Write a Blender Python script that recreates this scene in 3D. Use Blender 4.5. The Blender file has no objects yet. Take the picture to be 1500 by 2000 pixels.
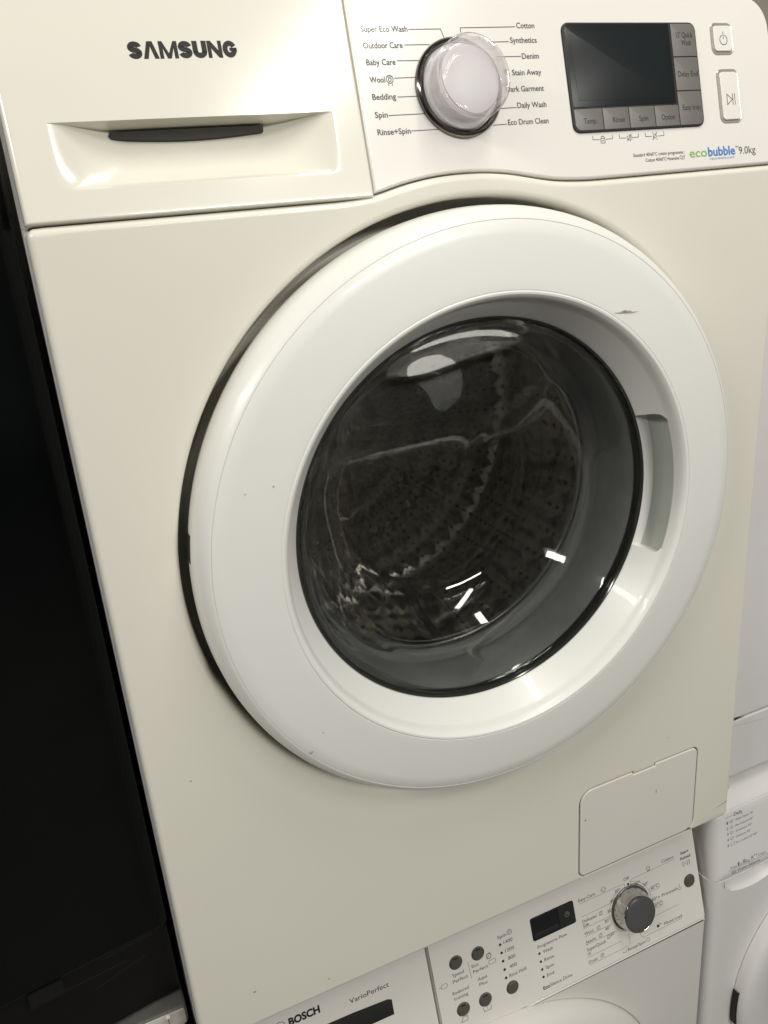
import bpy, bmesh, math, random
from mathutils import Vector, Matrix
random.seed(7)
S = 0.001
SC = bpy.context.scene
COL = SC.collection
R_ = math.radians

# ------------------------------------------------------------------ camera
cam_d = bpy.data.cameras.new('camera'); cam = bpy.data.objects.new('camera', cam_d); COL.objects.link(cam)
SC.camera = cam
RX = (0.9100554759, -0.4072965571, -0.0768670628)
RY = (-0.2106235620, -0.2947049567, -0.9320872833)
RZ = (0.3569828369, 0.8644411508, -0.3539841112)
M = Matrix(((RX[0], -RY[0], -RZ[0], -0.314878), (RX[1], -RY[1], -RZ[1], -0.549188), (RX[2], -RY[2], -RZ[2], 0.730705), (0, 0, 0, 1)))
cam.matrix_world = M
cam_d.sensor_fit = 'VERTICAL'; cam_d.sensor_height = 36; cam_d.sensor_width = 27
cam_d.lens = 1620.993 / 2000 * 36
cam_d.clip_start = 0.01; cam_d.clip_end = 50

# ------------------------------------------------------------------ world, lamps, exposure
w = bpy.data.worlds.new('World'); SC.world = w; w.use_nodes = True
bg = w.node_tree.nodes['Background']; bg.inputs[0].default_value = (0.97, 0.97, 1.0, 1); bg.inputs[1].default_value = 0.095

def area(name, loc, target, sx, sy, power, col):
    d = bpy.data.lights.new(name, 'AREA'); d.shape = 'RECTANGLE'; d.size = sx; d.size_y = sy; d.energy = power; d.color = col
    o = bpy.data.objects.new(name, d); COL.objects.link(o); o.location = loc
    o.rotation_euler = (Vector(target) - Vector(loc)).to_track_quat('-Z', 'Y').to_euler(); return o
WARM = (1.0, 0.95, 0.80)
def tube(loc, along, sx, sy, power, col, aim):
    # a strip lamp lying along a given direction and facing its target
    o = area('tube_or_fill_lamp', loc, aim, sx, sy, power, col)
    z = (Vector(loc) - Vector(aim)).normalized(); x = Vector(along); x = (x - z * x.dot(z)).normalized(); y = z.cross(x)
    o.rotation_euler = Matrix((x, y, z)).transposed().to_euler(); return o
tube((-1.62, -0.55, 1.62), (0.25, -1, 0), 1.2, 0.11, 20, (1.0, 0.975, 0.90), (0, 0, 0.45))
tube((0.28, -0.42, 1.85), (0.2, -1, 0), 0.6, 0.10, 7.5, (1.0, 0.975, 0.90), (0.05, 0, 0.4))
tube((0.57, -1.40, 1.80), (0.42, 0.9, 0.0), 0.60, 0.11, 9, (1.0, 0.975, 0.90), (0, 0, 0.6))
tube((0.95, -3.3, 1.95), (1, 0.1, 0), 1.4, 0.16, 54, (1.0, 0.98, 0.93), (0, 0, 0.4))  # added fill lamp from the front, not a known ceiling tube

SC.view_settings.view_transform = 'Standard'; SC.view_settings.look = 'None'
SC.view_settings.exposure = 0.02; SC.view_settings.gamma = 1; SC.view_settings.use_curve_mapping = False
SC.render.engine = 'CYCLES'
SC.cycles.max_bounces = 14; SC.cycles.transmission_bounces = 10; SC.cycles.glossy_bounces = 6; SC.cycles.diffuse_bounces = 4
SC.cycles.caustics_refractive = True; SC.cycles.caustics_reflective = False; SC.cycles.sample_clamp_indirect = 4.0
SC.cycles.use_denoising = True
try: SC.cycles.denoiser = 'OPENIMAGEDENOISE'
except Exception: pass

# ------------------------------------------------------------------ materials
def sock(b, *names):
    for n in names:
        if n in b.inputs: return b.inputs[n]
def mat(name, col, rough=0.4, metal=0.0, coat=0.0, trans=0.0, ior=1.45, var=0.0, vscale=20, bump=0.0, bscale=400, specks=0.0, col2=None, spec=None, rvar=0.0):
    m = bpy.data.materials.new(name); m.use_nodes = True; nt = m.node_tree; b = nt.nodes['Principled BSDF']
    b.inputs['Base Color'].default_value = (*col, 1); b.inputs['Roughness'].default_value = rough; b.inputs['Metallic'].default_value = metal
    b.inputs['IOR'].default_value = ior
    sock(b, 'Coat Weight').default_value = coat; sock(b, 'Coat Roughness').default_value = 0.04
    sock(b, 'Transmission Weight').default_value = trans
    if spec is not None: sock(b, 'Specular IOR Level').default_value = spec
    tc = nt.nodes.new('ShaderNodeTexCoord'); L = nt.links.new
    src = None
    if var > 0:
        n = nt.nodes.new('ShaderNodeTexNoise'); n.inputs['Scale'].default_value = vscale; n.inputs['Detail'].default_value = 5
        L(tc.outputs['Object'], n.inputs['Vector'])
        mx = nt.nodes.new('ShaderNodeMix'); mx.data_type = 'RGBA'
        c2 = col2 or tuple(c * (1 - var) for c in col)
        mx.inputs[6].default_value = (*col, 1); mx.inputs[7].default_value = (*c2, 1)
        rp = nt.nodes.new('ShaderNodeMapRange'); rp.inputs[1].default_value = 0.35; rp.inputs[2].default_value = 0.75
        L(n.outputs['Fac'], rp.inputs[0]); L(rp.outputs[0], mx.inputs[0]); src = mx.outputs[2]
        if rvar > 0:
            rr = nt.nodes.new('ShaderNodeMapRange'); rr.inputs[3].default_value = rough; rr.inputs[4].default_value = rough + rvar
            L(n.outputs['Fac'], rr.inputs[0]); L(rr.outputs[0], b.inputs['Roughness'])
    if specks > 0:
        v = nt.nodes.new('ShaderNodeTexVoronoi'); v.inputs['Scale'].default_value = 34; v.inputs['Randomness'].default_value = 1
        L(tc.outputs['Object'], v.inputs['Vector'])
        cmpn = nt.nodes.new('ShaderNodeMath'); cmpn.operation = 'LESS_THAN'
        sx = nt.nodes.new('ShaderNodeSeparateColor'); L(v.outputs['Color'], sx.inputs[0])
        mul = nt.nodes.new('ShaderNodeMath'); mul.operation = 'MULTIPLY'; mul.inputs[1].default_value = specks
        pw = nt.nodes.new('ShaderNodeMath'); pw.operation = 'POWER'; pw.inputs[1].default_value = 7
        L(sx.outputs[0], pw.inputs[0]); L(pw.outputs[0], mul.inputs[0]); L(v.outputs['Distance'], cmpn.inputs[0]); L(mul.outputs[0], cmpn.inputs[1])
        m2 = nt.nodes.new('ShaderNodeMix'); m2.data_type = 'RGBA'
        if src: L(src, m2.inputs[6])
        else: m2.inputs[6].default_value = (*col, 1)
        m2.inputs[7].default_value = (0.10, 0.085, 0.06, 1); L(cmpn.outputs[0], m2.inputs[0]); src = m2.outputs[2]
    if src: L(src, b.inputs['Base Color'])
    if bump > 0:
        n = nt.nodes.new('ShaderNodeTexNoise'); n.inputs['Scale'].default_value = bscale; n.inputs['Detail'].default_value = 2
        L(tc.outputs['Object'], n.inputs['Vector'])
        bp = nt.nodes.new('ShaderNodeBump'); bp.inputs['Strength'].default_value = bump; bp.inputs['Distance'].default_value = 0.001
        L(n.outputs['Fac'], bp.inputs['Height']); L(bp.outputs[0], b.inputs['Normal'])
    return m

CREAM = mat('cream_enamel', (0.745, 0.725, 0.635), 0.36, coat=0.15, var=0.04, vscale=5, bump=0.05, bscale=900, specks=0.028, rvar=0.1)
DRAWER = mat('drawer_plastic', (0.76, 0.735, 0.645), 0.16, coat=0.5, var=0.03, vscale=9, specks=0.02)
PANEL = mat('panel_plastic', (0.77, 0.745, 0.70), 0.2, coat=0.25, var=0.02, vscale=9, specks=0.015)
DOORW = mat('door_plastic', (0.79, 0.785, 0.745), 0.33, coat=0.1, var=0.03, vscale=7, specks=0.022)
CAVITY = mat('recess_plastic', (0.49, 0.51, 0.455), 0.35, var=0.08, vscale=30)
CAB = mat('cabinet_paint', (0.74, 0.73, 0.72), 0.4, var=0.05, vscale=6)
DARK = mat('black_gap', (0.012, 0.012, 0.011), 0.6)
SLOT = mat('slot_shade', (0.05, 0.05, 0.042), 0.6, spec=0.2)
INK = mat('legend_ink', (0.075, 0.07, 0.065), 0.5, spec=0.3)
LOGO = mat('logo_ink', (0.02, 0.02, 0.02), 0.5, spec=0.25)
GREEN = mat('green_ink', (0.22, 0.42, 0.12), 0.5)
BLUE = mat('blue_ink', (0.06, 0.19, 0.50), 0.5)
GLASS = mat('door_glass', (0.76, 0.76, 0.74), 0.0, trans=1.0, ior=1.5)
RIMB = mat('glass_rim_black', (0.022, 0.023, 0.02), 0.12, coat=0.4)
RUBBER = mat('gasket_rubber', (0.33, 0.335, 0.345), 0.42, var=0.3, vscale=25, spec=0.4)
LIP = mat('polished_steel_lip', (0.75, 0.74, 0.70), 0.16, metal=1)
PADDLE = mat('paddle_plastic', (0.10, 0.10, 0.10), 0.35, var=0.2)
CHROME = mat('smoked_chrome', (0.20, 0.185, 0.165), 0.14, metal=1)
ACRYL = mat('clear_acrylic', (0.96, 0.95, 0.95), 0.0, trans=1.0, ior=1.40)
CORE = mat('knob_core_white', (0.84, 0.82, 0.82), 0.3, var=0.02)
GLOSSB = mat('display_black_glass', (0.014, 0.016, 0.017), 0.22, spec=0.22, var=0.5, vscale=30, col2=(0.016, 0.018, 0.019))
KEY = mat('grey_touch_key', (0.155, 0.147, 0.135), 0.38, var=0.06, vscale=40)
KEYINK = mat('key_legend_ink', (0.035, 0.033, 0.03), 0.5)
GREYTRIM = mat('grey_button_trim', (0.42, 0.40, 0.36), 0.25, metal=0.3)
BODYB = mat('lower_white_enamel', (0.71, 0.695, 0.65), 0.34, coat=0.15, var=0.05, vscale=6, specks=0.02)
PANB = mat('lower_panel_plastic', (0.76, 0.735, 0.685), 0.36, var=0.03, vscale=12)
WHITEB = mat('bluish_white_enamel', (0.74, 0.725, 0.71), 0.34, coat=0.15, var=0.05, vscale=6, specks=0.02)
BTN = mat('olive_push_button', (0.085, 0.082, 0.068), 0.4)
KNOBF = mat('dark_knob_face', (0.12, 0.12, 0.125), 0.3, metal=0.4, bump=0.05, bscale=2000)
BCHROME = mat('satin_chrome', (0.55, 0.53, 0.5), 0.12, metal=1)
BLACKG = mat('black_gloss_panel', (0.0025, 0.003, 0.0032), 0.11, spec=0.3, var=0.4, vscale=8, specks=0.03)
BLACKP = mat('black_plinth_plastic', (0.005, 0.005, 0.005), 0.35, spec=0.3, var=0.3)
WALL = mat('painted_wall', (0.33, 0.31, 0.26), 0.8, var=0.1, vscale=3)
FLOOR = mat('concrete_floor', (0.20, 0.19, 0.17), 0.7, var=0.3, vscale=4)
SCUFF = mat('scuff_mark', (0.24, 0.22, 0.17), 0.6, var=0.5, vscale=300, col2=(0.5, 0.47, 0.38))
GRIME = mat('brown_grime', (0.07, 0.045, 0.02), 0.7, var=0.5, vscale=200)

def see_through(m, fac, tint):
    nt = m.node_tree; L = nt.links.new; b = nt.nodes['Principled BSDF']; out = nt.nodes['Material Output']
    t = nt.nodes.new('ShaderNodeBsdfTransparent'); t.inputs[0].default_value = (*tint, 1); x = nt.nodes.new('ShaderNodeMixShader'); x.inputs[0].default_value = fac
    L(t.outputs[0], x.inputs[1]); L(b.outputs[0], x.inputs[2]); L(x.outputs[0], out.inputs['Surface'])
see_through(GLASS, 0.72, (0.93, 0.93, 0.92)); see_through(ACRYL, 0.42, (0.97, 0.965, 0.97))

# stainless drum with rows of punched holes and raised diamonds, laid out along its own surface (UV in metres)
def drum_material():
    m = bpy.data.materials.new('punched_steel_drum'); m.use_nodes = True; nt = m.node_tree; b = nt.nodes['Principled BSDF']; L = nt.links.new
    b.inputs['Metallic'].default_value = 1.0; b.inputs['Roughness'].default_value = 0.22
    uv = nt.nodes.new('ShaderNodeUVMap'); uv.uv_map = 'surf'; sp = nt.nodes.new('ShaderNodeSeparateXYZ'); L(uv.outputs[0], sp.inputs[0])
    def math_(op, a, bb=None, c=None):
        n = nt.nodes.new('ShaderNodeMath'); n.operation = op
        for i, x in enumerate((a, bb, c)):
            if x is None: continue
            if isinstance(x, (int, float)): n.inputs[i].default_value = x
            else: L(x, n.inputs[i])
        return n.outputs[0]
    U, V = sp.outputs[0], sp.outputs[1]
    # holes: rows spaced 28 mm around, 9 mm along the depth
    def cell(x, p): return math_('SUBTRACT', math_('FRACT', math_('DIVIDE', x, p)), 0.5)
    hu = math_('MULTIPLY', cell(U, 0.030), 0.030); hv = math_('MULTIPLY', cell(V, 0.012), 0.012)
    d = math_('SQRT', math_('ADD', math_('MULTIPLY', hu, hu), math_('MULTIPLY', hv, hv)))
    hole = math_('LESS_THAN', d, 0.0025)
    # diamonds between the rows
    du = math_('ABSOLUTE', cell(math_('ADD', U, 0.015), 0.030)); dv = math_('ABSOLUTE', cell(V, 0.034))
    dia = math_('MAXIMUM', math_('SUBTRACT', 0.42, math_('ADD', du, dv)), 0.0)
    bp = nt.nodes.new('ShaderNodeBump'); bp.inputs['Strength'].default_value = 1.0; bp.inputs['Distance'].default_value = 0.015
    L(dia, bp.inputs['Height']); L(bp.outputs[0], b.inputs['Normal'])
    mx = nt.nodes.new('ShaderNodeMix'); mx.data_type = 'RGBA'; mx.inputs[6].default_value = (0.76, 0.73, 0.65, 1); mx.inputs[7].default_value = (0.004, 0.004, 0.004, 1)
    L(hole, mx.inputs[0]); L(mx.outputs[2], b.inputs['Base Color'])
    return m
DRUM = drum_material()

# ------------------------------------------------------------------ helpers
def link(name, bm, mats, parent=None, sharp=35, weighted=False, uv=False):
    for v in bm.verts: v.co *= S
    me = bpy.data.meshes.new(name); bm.to_mesh(me); bm.free()
    if not isinstance(mats, (list, tuple)): mats = [mats]
    for x in mats: me.materials.append(x)
    for p in me.polygons: p.use_smooth = True
    try: me.set_sharp_from_angle(angle=R_(sharp))
    except Exception: pass
    o = bpy.data.objects.new(name, me); COL.objects.link(o)
    if weighted:
        md = o.modifiers.new('wn', 'WEIGHTED_NORMAL'); md.keep_sharp = True; md.weight = 90
    if parent is not None:
        o.parent = parent; o.matrix_parent_inverse = WORLD.get(parent.name, Matrix.Identity(4)).inverted()
    return o
WORLD = {}
def thing(name, loc, label, cat, group=None):
    o = bpy.data.objects.new(name, None); COL.objects.link(o); o.location = Vector(loc) * S; o.empty_display_size = 0.05
    WORLD[o.name] = Matrix.Translation(o.location)
    o['label'] = label; o['category'] = cat
    if group: o['group'] = group
    return o
def new(): return bmesh.new()
class Frame:
    def __init__(s, o, tilt=0.0, yaw=0.0):
        s.o = Vector(o); t = R_(tilt); rz = Matrix.Rotation(R_(yaw), 3, 'Z')
        s.u = rz @ Vector((1, 0, 0)); s.v = rz @ Vector((0, math.sin(t), math.cos(t))); s.n = rz @ Vector((0, -math.cos(t), math.sin(t)))
    def p(s, u, v, w=0): return s.o + s.u * u + s.v * v + s.n * w
FP = Frame((0, 0, 731), 13.0)          # control panel of the main machine
FB = Frame((0, 20, -117), 15.4)        # panel of the lower machine
FH = Frame((0, 20, -72), 8.0)          # panel of the neighbour
FW = Frame((0, 0, 0), 0)               # upright front plane
def arc(cx, cy, r, a0, a1, n):
    return [(cx + r * math.cos(R_(a0 + (a1 - a0) * i / n)), cy + r * math.sin(R_(a0 + (a1 - a0) * i / n))) for i in range(n + 1)]
def rrect(u0, u1, v0, v1, r, n=6):
    if not isinstance(r, (list, tuple)): r = (r, r, r, r)   # BL BR TR TL
    P = []
    for (cx, cy, a, rr) in ((u0 + r[0], v0 + r[0], 180, r[0]), (u1 - r[1], v0 + r[1], 270, r[1]), (u1 - r[2], v1 - r[2], 0, r[2]), (u0 + r[3], v1 - r[3], 90, r[3])):
        P += arc(cx, cy, rr, a, a + 90, n) if rr > 0.01 else [(cx, cy)]
    return P
def inset(P, d):
    n = len(P); out = []
    for i in range(n):
        a, b, c = Vector(P[i - 1]), Vector(P[i]), Vector(P[(i + 1) % n])
        e1 = (b - a); e2 = (c - b)
        if e1.length < 1e-6: e1 = e2
        if e2.length < 1e-6: e2 = e1
        e1 = e1.normalized(); e2 = e2.normalized(); n1 = Vector((-e1.y, e1.x)); n2 = Vector((-e2.y, e2.x))
        nn = (n1 + n2); nn = nn.normalized() if nn.length > 1e-6 else n1
        k = max(0.5, nn.dot(n1)); q = b + nn * (d / k); out.append((q.x, q.y))
    return out
def loop(bm, F, P, w): return [bm.verts.new(F.p(x, y, w)) for x, y in P]
def bridge(bm, A, B, mi=0):
    n = len(A)
    for i in range(n):
        f = bm.faces.new((A[i], A[(i + 1) % n], B[(i + 1) % n], B[i])); f.material_index = mi
def slab(bm, F, P, w0, w1, bev=1.0, seg=3, mi=0, cap=True, back=False):
    rings = [loop(bm, F, P, w0), loop(bm, F, P, w1 - bev)]
    for k in range(1, seg + 1):
        t = math.pi / 2 * k / seg; rings.append(loop(bm, F, inset(P, bev * (1 - math.cos(t))), w1 - bev + bev * math.sin(t)))
    for a, b in zip(rings, rings[1:]): bridge(bm, a, b, mi)
    if cap:
        f = bm.faces.new(rings[-1]); f.material_index = mi
    if back:
        f = bm.faces.new(rings[0][::-1]); f.material_index = mi
    return rings
def box(bm, x0, x1, y0, y1, z0, z1, mi=0, F=None):
    c = [(x, y, z) for x in (x0, x1) for y in (y0, y1) for z in (z0, z1)]
    V = [bm.verts.new(c_ if F is None else F.p(*c_)) for c_ in c]
    for f in ((0, 1, 3, 2), (4, 6, 7, 5), (0, 4, 5, 1), (2, 3, 7, 6), (0, 2, 6, 4), (1, 5, 7, 3)):
        q = bm.faces.new([V[i] for i in f]); q.material_index = mi
def lathe(bm, prof, cx, cz, n=192, mi=0, deform=None, closed=False, uvl=None, a0=0):
    """prof: (radius, y); axis along Y"""
    rings = []
    for (r, y) in prof:
        ring = []
        for i in range(n):
            a = 2 * math.pi * i / n + a0; p = Vector((r * math.cos(a), y, r * math.sin(a)))
            if deform: p = deform(p)
            ring.append(bm.verts.new((cx + p.x, p.y, cz + p.z)))
        rings.append(ring)
    if closed: rings.append(rings[0])
    for a, b in zip(rings, rings[1:]): 
        for i in range(n):
            f = bm.faces.new((a[i], b[i], b[(i + 1) % n], a[(i + 1) % n])); f.material_index = mi
    return rings
def flathe(bm, F, u, v, prof, n=96, mi=0, cap=True):
    """prof: (radius, w) about the normal of a frame"""
    rings = [loop(bm, F, [(u + r * math.cos(2 * math.pi * i / n), v + r * math.sin(2 * math.pi * i / n)) for i in range(n)], w_) for r, w_ in prof]
    for a, b in zip(rings, rings[1:]): bridge(bm, a, b, mi)
    if cap:
        f = bm.faces.new(rings[-1]); f.material_index = mi
    return rings
def line(bm, F, pts, wd=0.35, w=0.15, mi=0):
    for (a, b) in zip(pts, pts[1:]):
        a = Vector(a); b = Vector(b); d = (b - a).normalized() * wd / 2; q = Vector((-d.y, d.x))
        V = [bm.verts.new(F.p(*p, w)) for p in (a - d - q, b + d - q, b + d + q, a - d + q)]
        f = bm.faces.new(V); f.material_index = mi
def ring2d(bm, F, cx, cy, r, wd, w=0.15, a0=0, a1=360, mi=0, n=28, sx=1.0):
    pts = [(cx + r * sx * math.cos(R_(a0 + (a1 - a0) * i / n)), cy + r * math.sin(R_(a0 + (a1 - a0) * i / n))) for i in range(n + 1)]
    line(bm, F, pts, wd, w, mi)
def dot(bm, F, cx, cy, r, w=0.15, mi=0, n=16, sx=1):
    f = bm.faces.new(loop(bm, F, [(cx + r * sx * math.cos(2 * math.pi * i / n), cy + r * math.sin(2 * math.pi * i / n)) for i in range(n)], w)); f.material_index = mi
_tc = {}
def glyphs(s, bold):
    k = (s, bold)
    if k not in _tc:
        cu = bpy.data.curves.new('t', 'FONT'); cu.body = s; cu.offset = bold; cu.size = 1; cu.resolution_u = 3; cu.fill_mode = 'FRONT'
        o = bpy.data.objects.new('t', cu); COL.objects.link(o); dg = bpy.context.evaluated_depsgraph_get()
        me = bpy.data.meshes.new_from_object(o.evaluated_get(dg))
        vs = [(v.co.x, v.co.y) for v in me.vertices]; fs = [tuple(p.vertices) for p in me.polygons]
        bpy.data.objects.remove(o); bpy.data.curves.remove(cu); bpy.data.meshes.remove(me)
        _tc[k] = (vs, fs)
    return _tc[k]
CAPH = None
def text(bm, F, s, u0, u1, vb, cap, bold=0.0, w=0.15, mi=0, slope=0.0):
    """writing from u0 to u1 on baseline vb, capital height cap"""
    global CAPH
    if CAPH is None: CAPH = max(y for x, y in glyphs('H', 0.0)[0])
    vs, fs = glyphs(s, bold)
    if not vs: return
    x0 = min(x for x, y in vs); x1 = max(x for x, y in vs); k = (u1 - u0) / (x1 - x0); ky = cap / CAPH
    V = [bm.verts.new(F.p(u0 + (x - x0) * k, vb + y * ky + slope * (x - x0) * k, w)) for x, y in vs]
    for f in fs:
        try: q = bm.faces.new([V[i] for i in f]); q.material_index = mi
        except ValueError: pass
def fill(bm, F, loops, w, mi=0):
    """flat sheet between an outer loop and holes; returns vertex loops"""
    es = []; VL = []
    for P in loops:
        V = loop(bm, F, P, w); VL.append(V)
        es += [bm.edges.new((V[i], V[(i + 1) % len(V)])) for i in range(len(V))]
    r = bmesh.ops.triangle_fill(bm, use_beauty=True, use_dissolve=False, edges=es, normal=F.n)
    for g in r['geom']:
        if isinstance(g, bmesh.types.BMFace): g.material_index = mi
    return VL
def fixn(bm): bmesh.ops.recalc_face_normals(bm, faces=bm.faces[:])
def facing(bm, n=Vector((0, -1, 0))):
    for f in bm.faces:
        f.normal_update()
        if f.normal.dot(n) < 0: f.normal_flip()
def rough_blob(cx, cy, rx, ry, n=14, j=0.35, ang=0):
    P = []
    for i in range(n):
        a = 2 * math.pi * i / n; k = 1 + random.uniform(-j, j); x, y = rx * k * math.cos(a), ry * k * math.sin(a)
        P.append((cx + x * math.cos(ang) - y * math.sin(ang), cy + x * math.sin(ang) + y * math.cos(ang)))
    return P

# ------------------------------------------------------------------ setting
bm = new(); box(bm, -6000, 6000, -6000, 900, -870, -830); fixn(bm)
o = link('floor', bm, FLOOR); o['kind'] = 'structure'
bm = new(); box(bm, -6000, 6000, 760, 900, -829, 2600); fixn(bm)
o = link('wall', bm, WALL); o['kind'] = 'structure'

# ================================================================== main washing machine
WM = thing('washing_machine', (0, 280, 38), 'cream and white front loader with big round porthole door, stacked on top of another washer', 'washing machine')
CX, CZ = 0.0, 480.0

# body front with the dished round opening and the flap opening
def seam(x):
    K = [(-298, 729.9), (-100, 730.4), (-88, 731.0), (-75, 732.4), (-62, 735.6), (-49, 738.4), (-29, 741.2), (-9, 742.2), (11.5, 741.8), (32, 739.8), (54, 735.6), (66, 733.4), (76, 732.1), (100, 730.8), (130, 730.8), (298, 731.6)]
    for (a, b), (c, d) in zip(K, K[1:]):
        if a <= x <= c:
            t = (x - a) / (c - a); t = t * t * (3 - 2 * t) if abs(d - b) > 1.5 and False else t; return b + (d - b) * t
    return K[-1][1]
def seam_s(x): return sum(seam(max(-298, min(298, x + d))) for d in (-8, -4, 0, 4, 8)) / 5
top = [(x, seam_s(x) - 0.8) for x in [i * 6 for i in range(48, -49, -1)]]
B0 = 53.0
outer = arc(-298 + 5, B0 + 5, 5, 180, 270, 5) + arc(298 - 6, B0 + 6, 6, 270, 360, 5) + arc(298 - 7, seam_s(298) - 0.8 - 7, 7, 0, 70, 5) + top + arc(-298 + 6, seam_s(-298) - 0.8 - 6, 6, 110, 180, 5)
NH = 180
hole = lambda r: [(CX + r * math.cos(2 * math.pi * i / NH), CZ + r * math.sin(2 * math.pi * i / NH)) for i in range(NH)]
_fl = rrect(97, 247, 57.5, 164.5, (7, 12, 8, 15))
flapP = _fl[:21] + [(191.0, 164.5), (190.2, 161.8), (162.4, 161.8), (161.6, 164.5)] + _fl[21:]
notch = None
bm = new()
BEV = 4.5
VL = fill(bm, FW, [inset(outer, BEV), hole(251), inset(flapP, -2.6)], 0)
prev = VL[0]
for k in range(1, 6):
    t = math.pi / 2 * k / 5
    cur = loop(bm, FW, inset(outer, BEV * (1 - math.sin(t))), -BEV * (1 - math.cos(t))); bridge(bm, prev, cur); prev = cur
cur = loop(bm, FW, outer, -9); bridge(bm, prev, cur)
prev = VL[1]
for r, y in ((249.5, 0.3), (248, 1.2), (246.8, 2.8), (246, 5), (245.2, 10), (244.6, 28), (242, 38), (234, 44), (170, 45)):
    cur = loop(bm, FW, hole(r), -y); bridge(bm, prev, cur); prev = cur
c1 = VL[2]
for ins, dp in ((-2.0, -0.12), (-1.4, -0.5), (-0.95, -1.2)):
    c0 = c1; P = inset(flapP, ins); c1 = loop(bm, FW, P, dp); bridge(bm, c0, c1)
c2 = loop(bm, FW, P, -6); bridge(bm, c1, c2, 1)
f = bm.faces.new(c2); f.material_index = 1
# worn dirt on the lower right corner
for (x, z, rx, rz, an) in ((291, 73, 5, 0.7, 0.25), (284, 71, 4, 0.5, 0.2), (296.4, 92, 0.5, 3.2, 0), (-247, 92, 1.4, 0.9, 0.3), (-180, 70, 0.8, 0.8, 0)):
    f = bm.faces.new(loop(bm, FW, rough_blob(x, z, rx, rz, ang=an), 0.08)); f.material_index = 2
for v in bm.verts: pass
fixn(bm)
body = link('front_panel', bm, [CREAM, DARK, SCUFF], WM, weighted=True)
body['label'] = 'cream enamelled lower front around the round door'

# cabinet behind it
bm = new(); box(bm, -298.8, 298, 10.4, 560, 53, 729); fixn(bm)
bmesh.ops.bevel(bm, geom=[e for e in bm.edges if abs(e.verts[0].co.z - e.verts[1].co.z) > 100], offset=3, segments=3, affect='EDGES')
# open front so that the drum shows
bm.faces.ensure_lookup_table()
for f in [f for f in bm.faces if f.normal.y < -0.9 and f.calc_area() > 1e5]: bm.faces.remove(f)
link('cabinet', bm, CAB, WM)
bm = new(); box(bm, -298.8, 298, 46, 560, 729.2, 857.5); fixn(bm); link('upper_cabinet', bm, CAB, WM)
bm = new(); slab(bm, Frame((0, 55, 0)), rrect(-299, 299, 858, 876, 3), -508, 0, 4); fixn(bm); link('worktop', bm, CAB, WM)
for sx in (-250, 250):
    for y in (60, 500):
        bm = new(); bmesh.ops.create_cone(bm, cap_ends=True, segments=20, radius1=20, radius2=18, depth=15)
        for v in bm.verts: v.co += Vector((sx, y, 45.5))
        link('foot', bm, DARK, WM)

# flap
bm = new(); slab(bm, FW, flapP, -5, 0.25, 1.5, 4)
fixn(bm); flap = link('filter_flap', bm, mat('flap_plastic', (0.72, 0.70, 0.64), 0.33, var=0.03, vscale=10), WM, weighted=True)
bm = new()
f = bm.faces.new(loop(bm, FW, rough_blob(103, 129, 0.8, 0.8), 0.32)); facing(bm); link('speck', bm, GRIME, flap); bm = new(); f = bm.faces.new(loop(bm, FW, rough_blob(193, 129, 0.35, 3.0, j=.2), 0.32))
facing(bm); link('speck', bm, GRIME, flap)

# ---- detergent drawer (left) with the moulded grip scoop
def sm(a, b, x):
    t = max(0.0, min(1.0, (x - a) / (b - a))); return t * t * (3 - 2 * t)
def scoop(u, v):
    if not (-276 < u < -94 and 17 < v < 56.2): return 0.0
    lat = sm(-275, -226, u) * (1 - sm(-146, -95, u)); lat = lat ** 0.85
    s = max(0.0, min(1.0, (v - 18.5) / 37.0)); vert = math.sin(s * math.pi / 2) ** 0.85
    flat = 0.35 * sm(18.5, 21, v)
    return -(18.0 * lat * (0.10 * sm(18.3, 20.4, v) + 0.90 * vert) + 0.8 * sm(18.3, 19.6, v) * sm(-270, -255, u) * (1 - sm(-112, -98, u)))
us = [-297.6, -297.2, -296.4, -295.2, -293.6] + [-291 + 1.25 * i for i in range(0, 171)] + [-77.6, -76.9, -76.5]
us = sorted(set(round(x, 3) for x in us if x <= -76.4))
vs = [0.3, 0.6, 1.2, 2.0] + [4 + 1.0 * i for i in range(0, 51)] + [54.6, 54.9, 55.2, 55.5, 55.7, 55.9, 56.0, 56.3] + [57 + 3 * i for i in range(0, 23)] + [124.5, 126, 127.3, 128.5, 129.5, 131, 133, 134.5, 136, 137, 138, 138.6, 139]
vs = sorted(set(vs))
def edge_drop(u, v):
    d = 0.0
    e = u + 297.6
    if e < 4: d -= 4 - math.sqrt(max(0, 16 - (4 - e) ** 2))
    e = -76.4 - u
    if e < 0.8: d -= 0.8 - math.sqrt(max(0, .64 - (.8 - e) ** 2))
    e = v - 0.3
    if e < 1.2: d -= 1.2 - math.sqrt(max(0, 1.44 - (1.2 - e) ** 2))
    e = 139 - v
    if e < 6: d -= 6 - math.sqrt(max(0, 36 - (6 - e) ** 2))
    return d
bm = new(); G = []
for v in vs:
    row = []
    for u in us:
        sc = scoop(u, v)
        if v >= 55.5: sc = sc * (1 - sm(55.5, 56.0, v))
        row.append(bm.verts.new(FP.p(u, v, sc + edge_drop(u, v))))
    G.append(row)
for j in range(len(vs) - 1):
    for i in range(len(us) - 1): bm.faces.new((G[j][i], G[j][i + 1], G[j + 1][i + 1], G[j + 1][i]))
rim = [G[0][i] for i in range(len(us))] + [G[j][-1] for j in range(1, len(vs))] + [G[-1][i] for i in range(len(us) - 2, -1, -1)] + [G[j][0] for j in range(len(vs) - 2, 0, -1)]
low = [bm.verts.new(v.co - FP.n * 9) for v in rim]
for i in range(len(rim)):
    k = (i + 1) % len(rim); bm.faces.new((rim[k], rim[i], low[i], low[k]))
fixn(bm)
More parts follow.
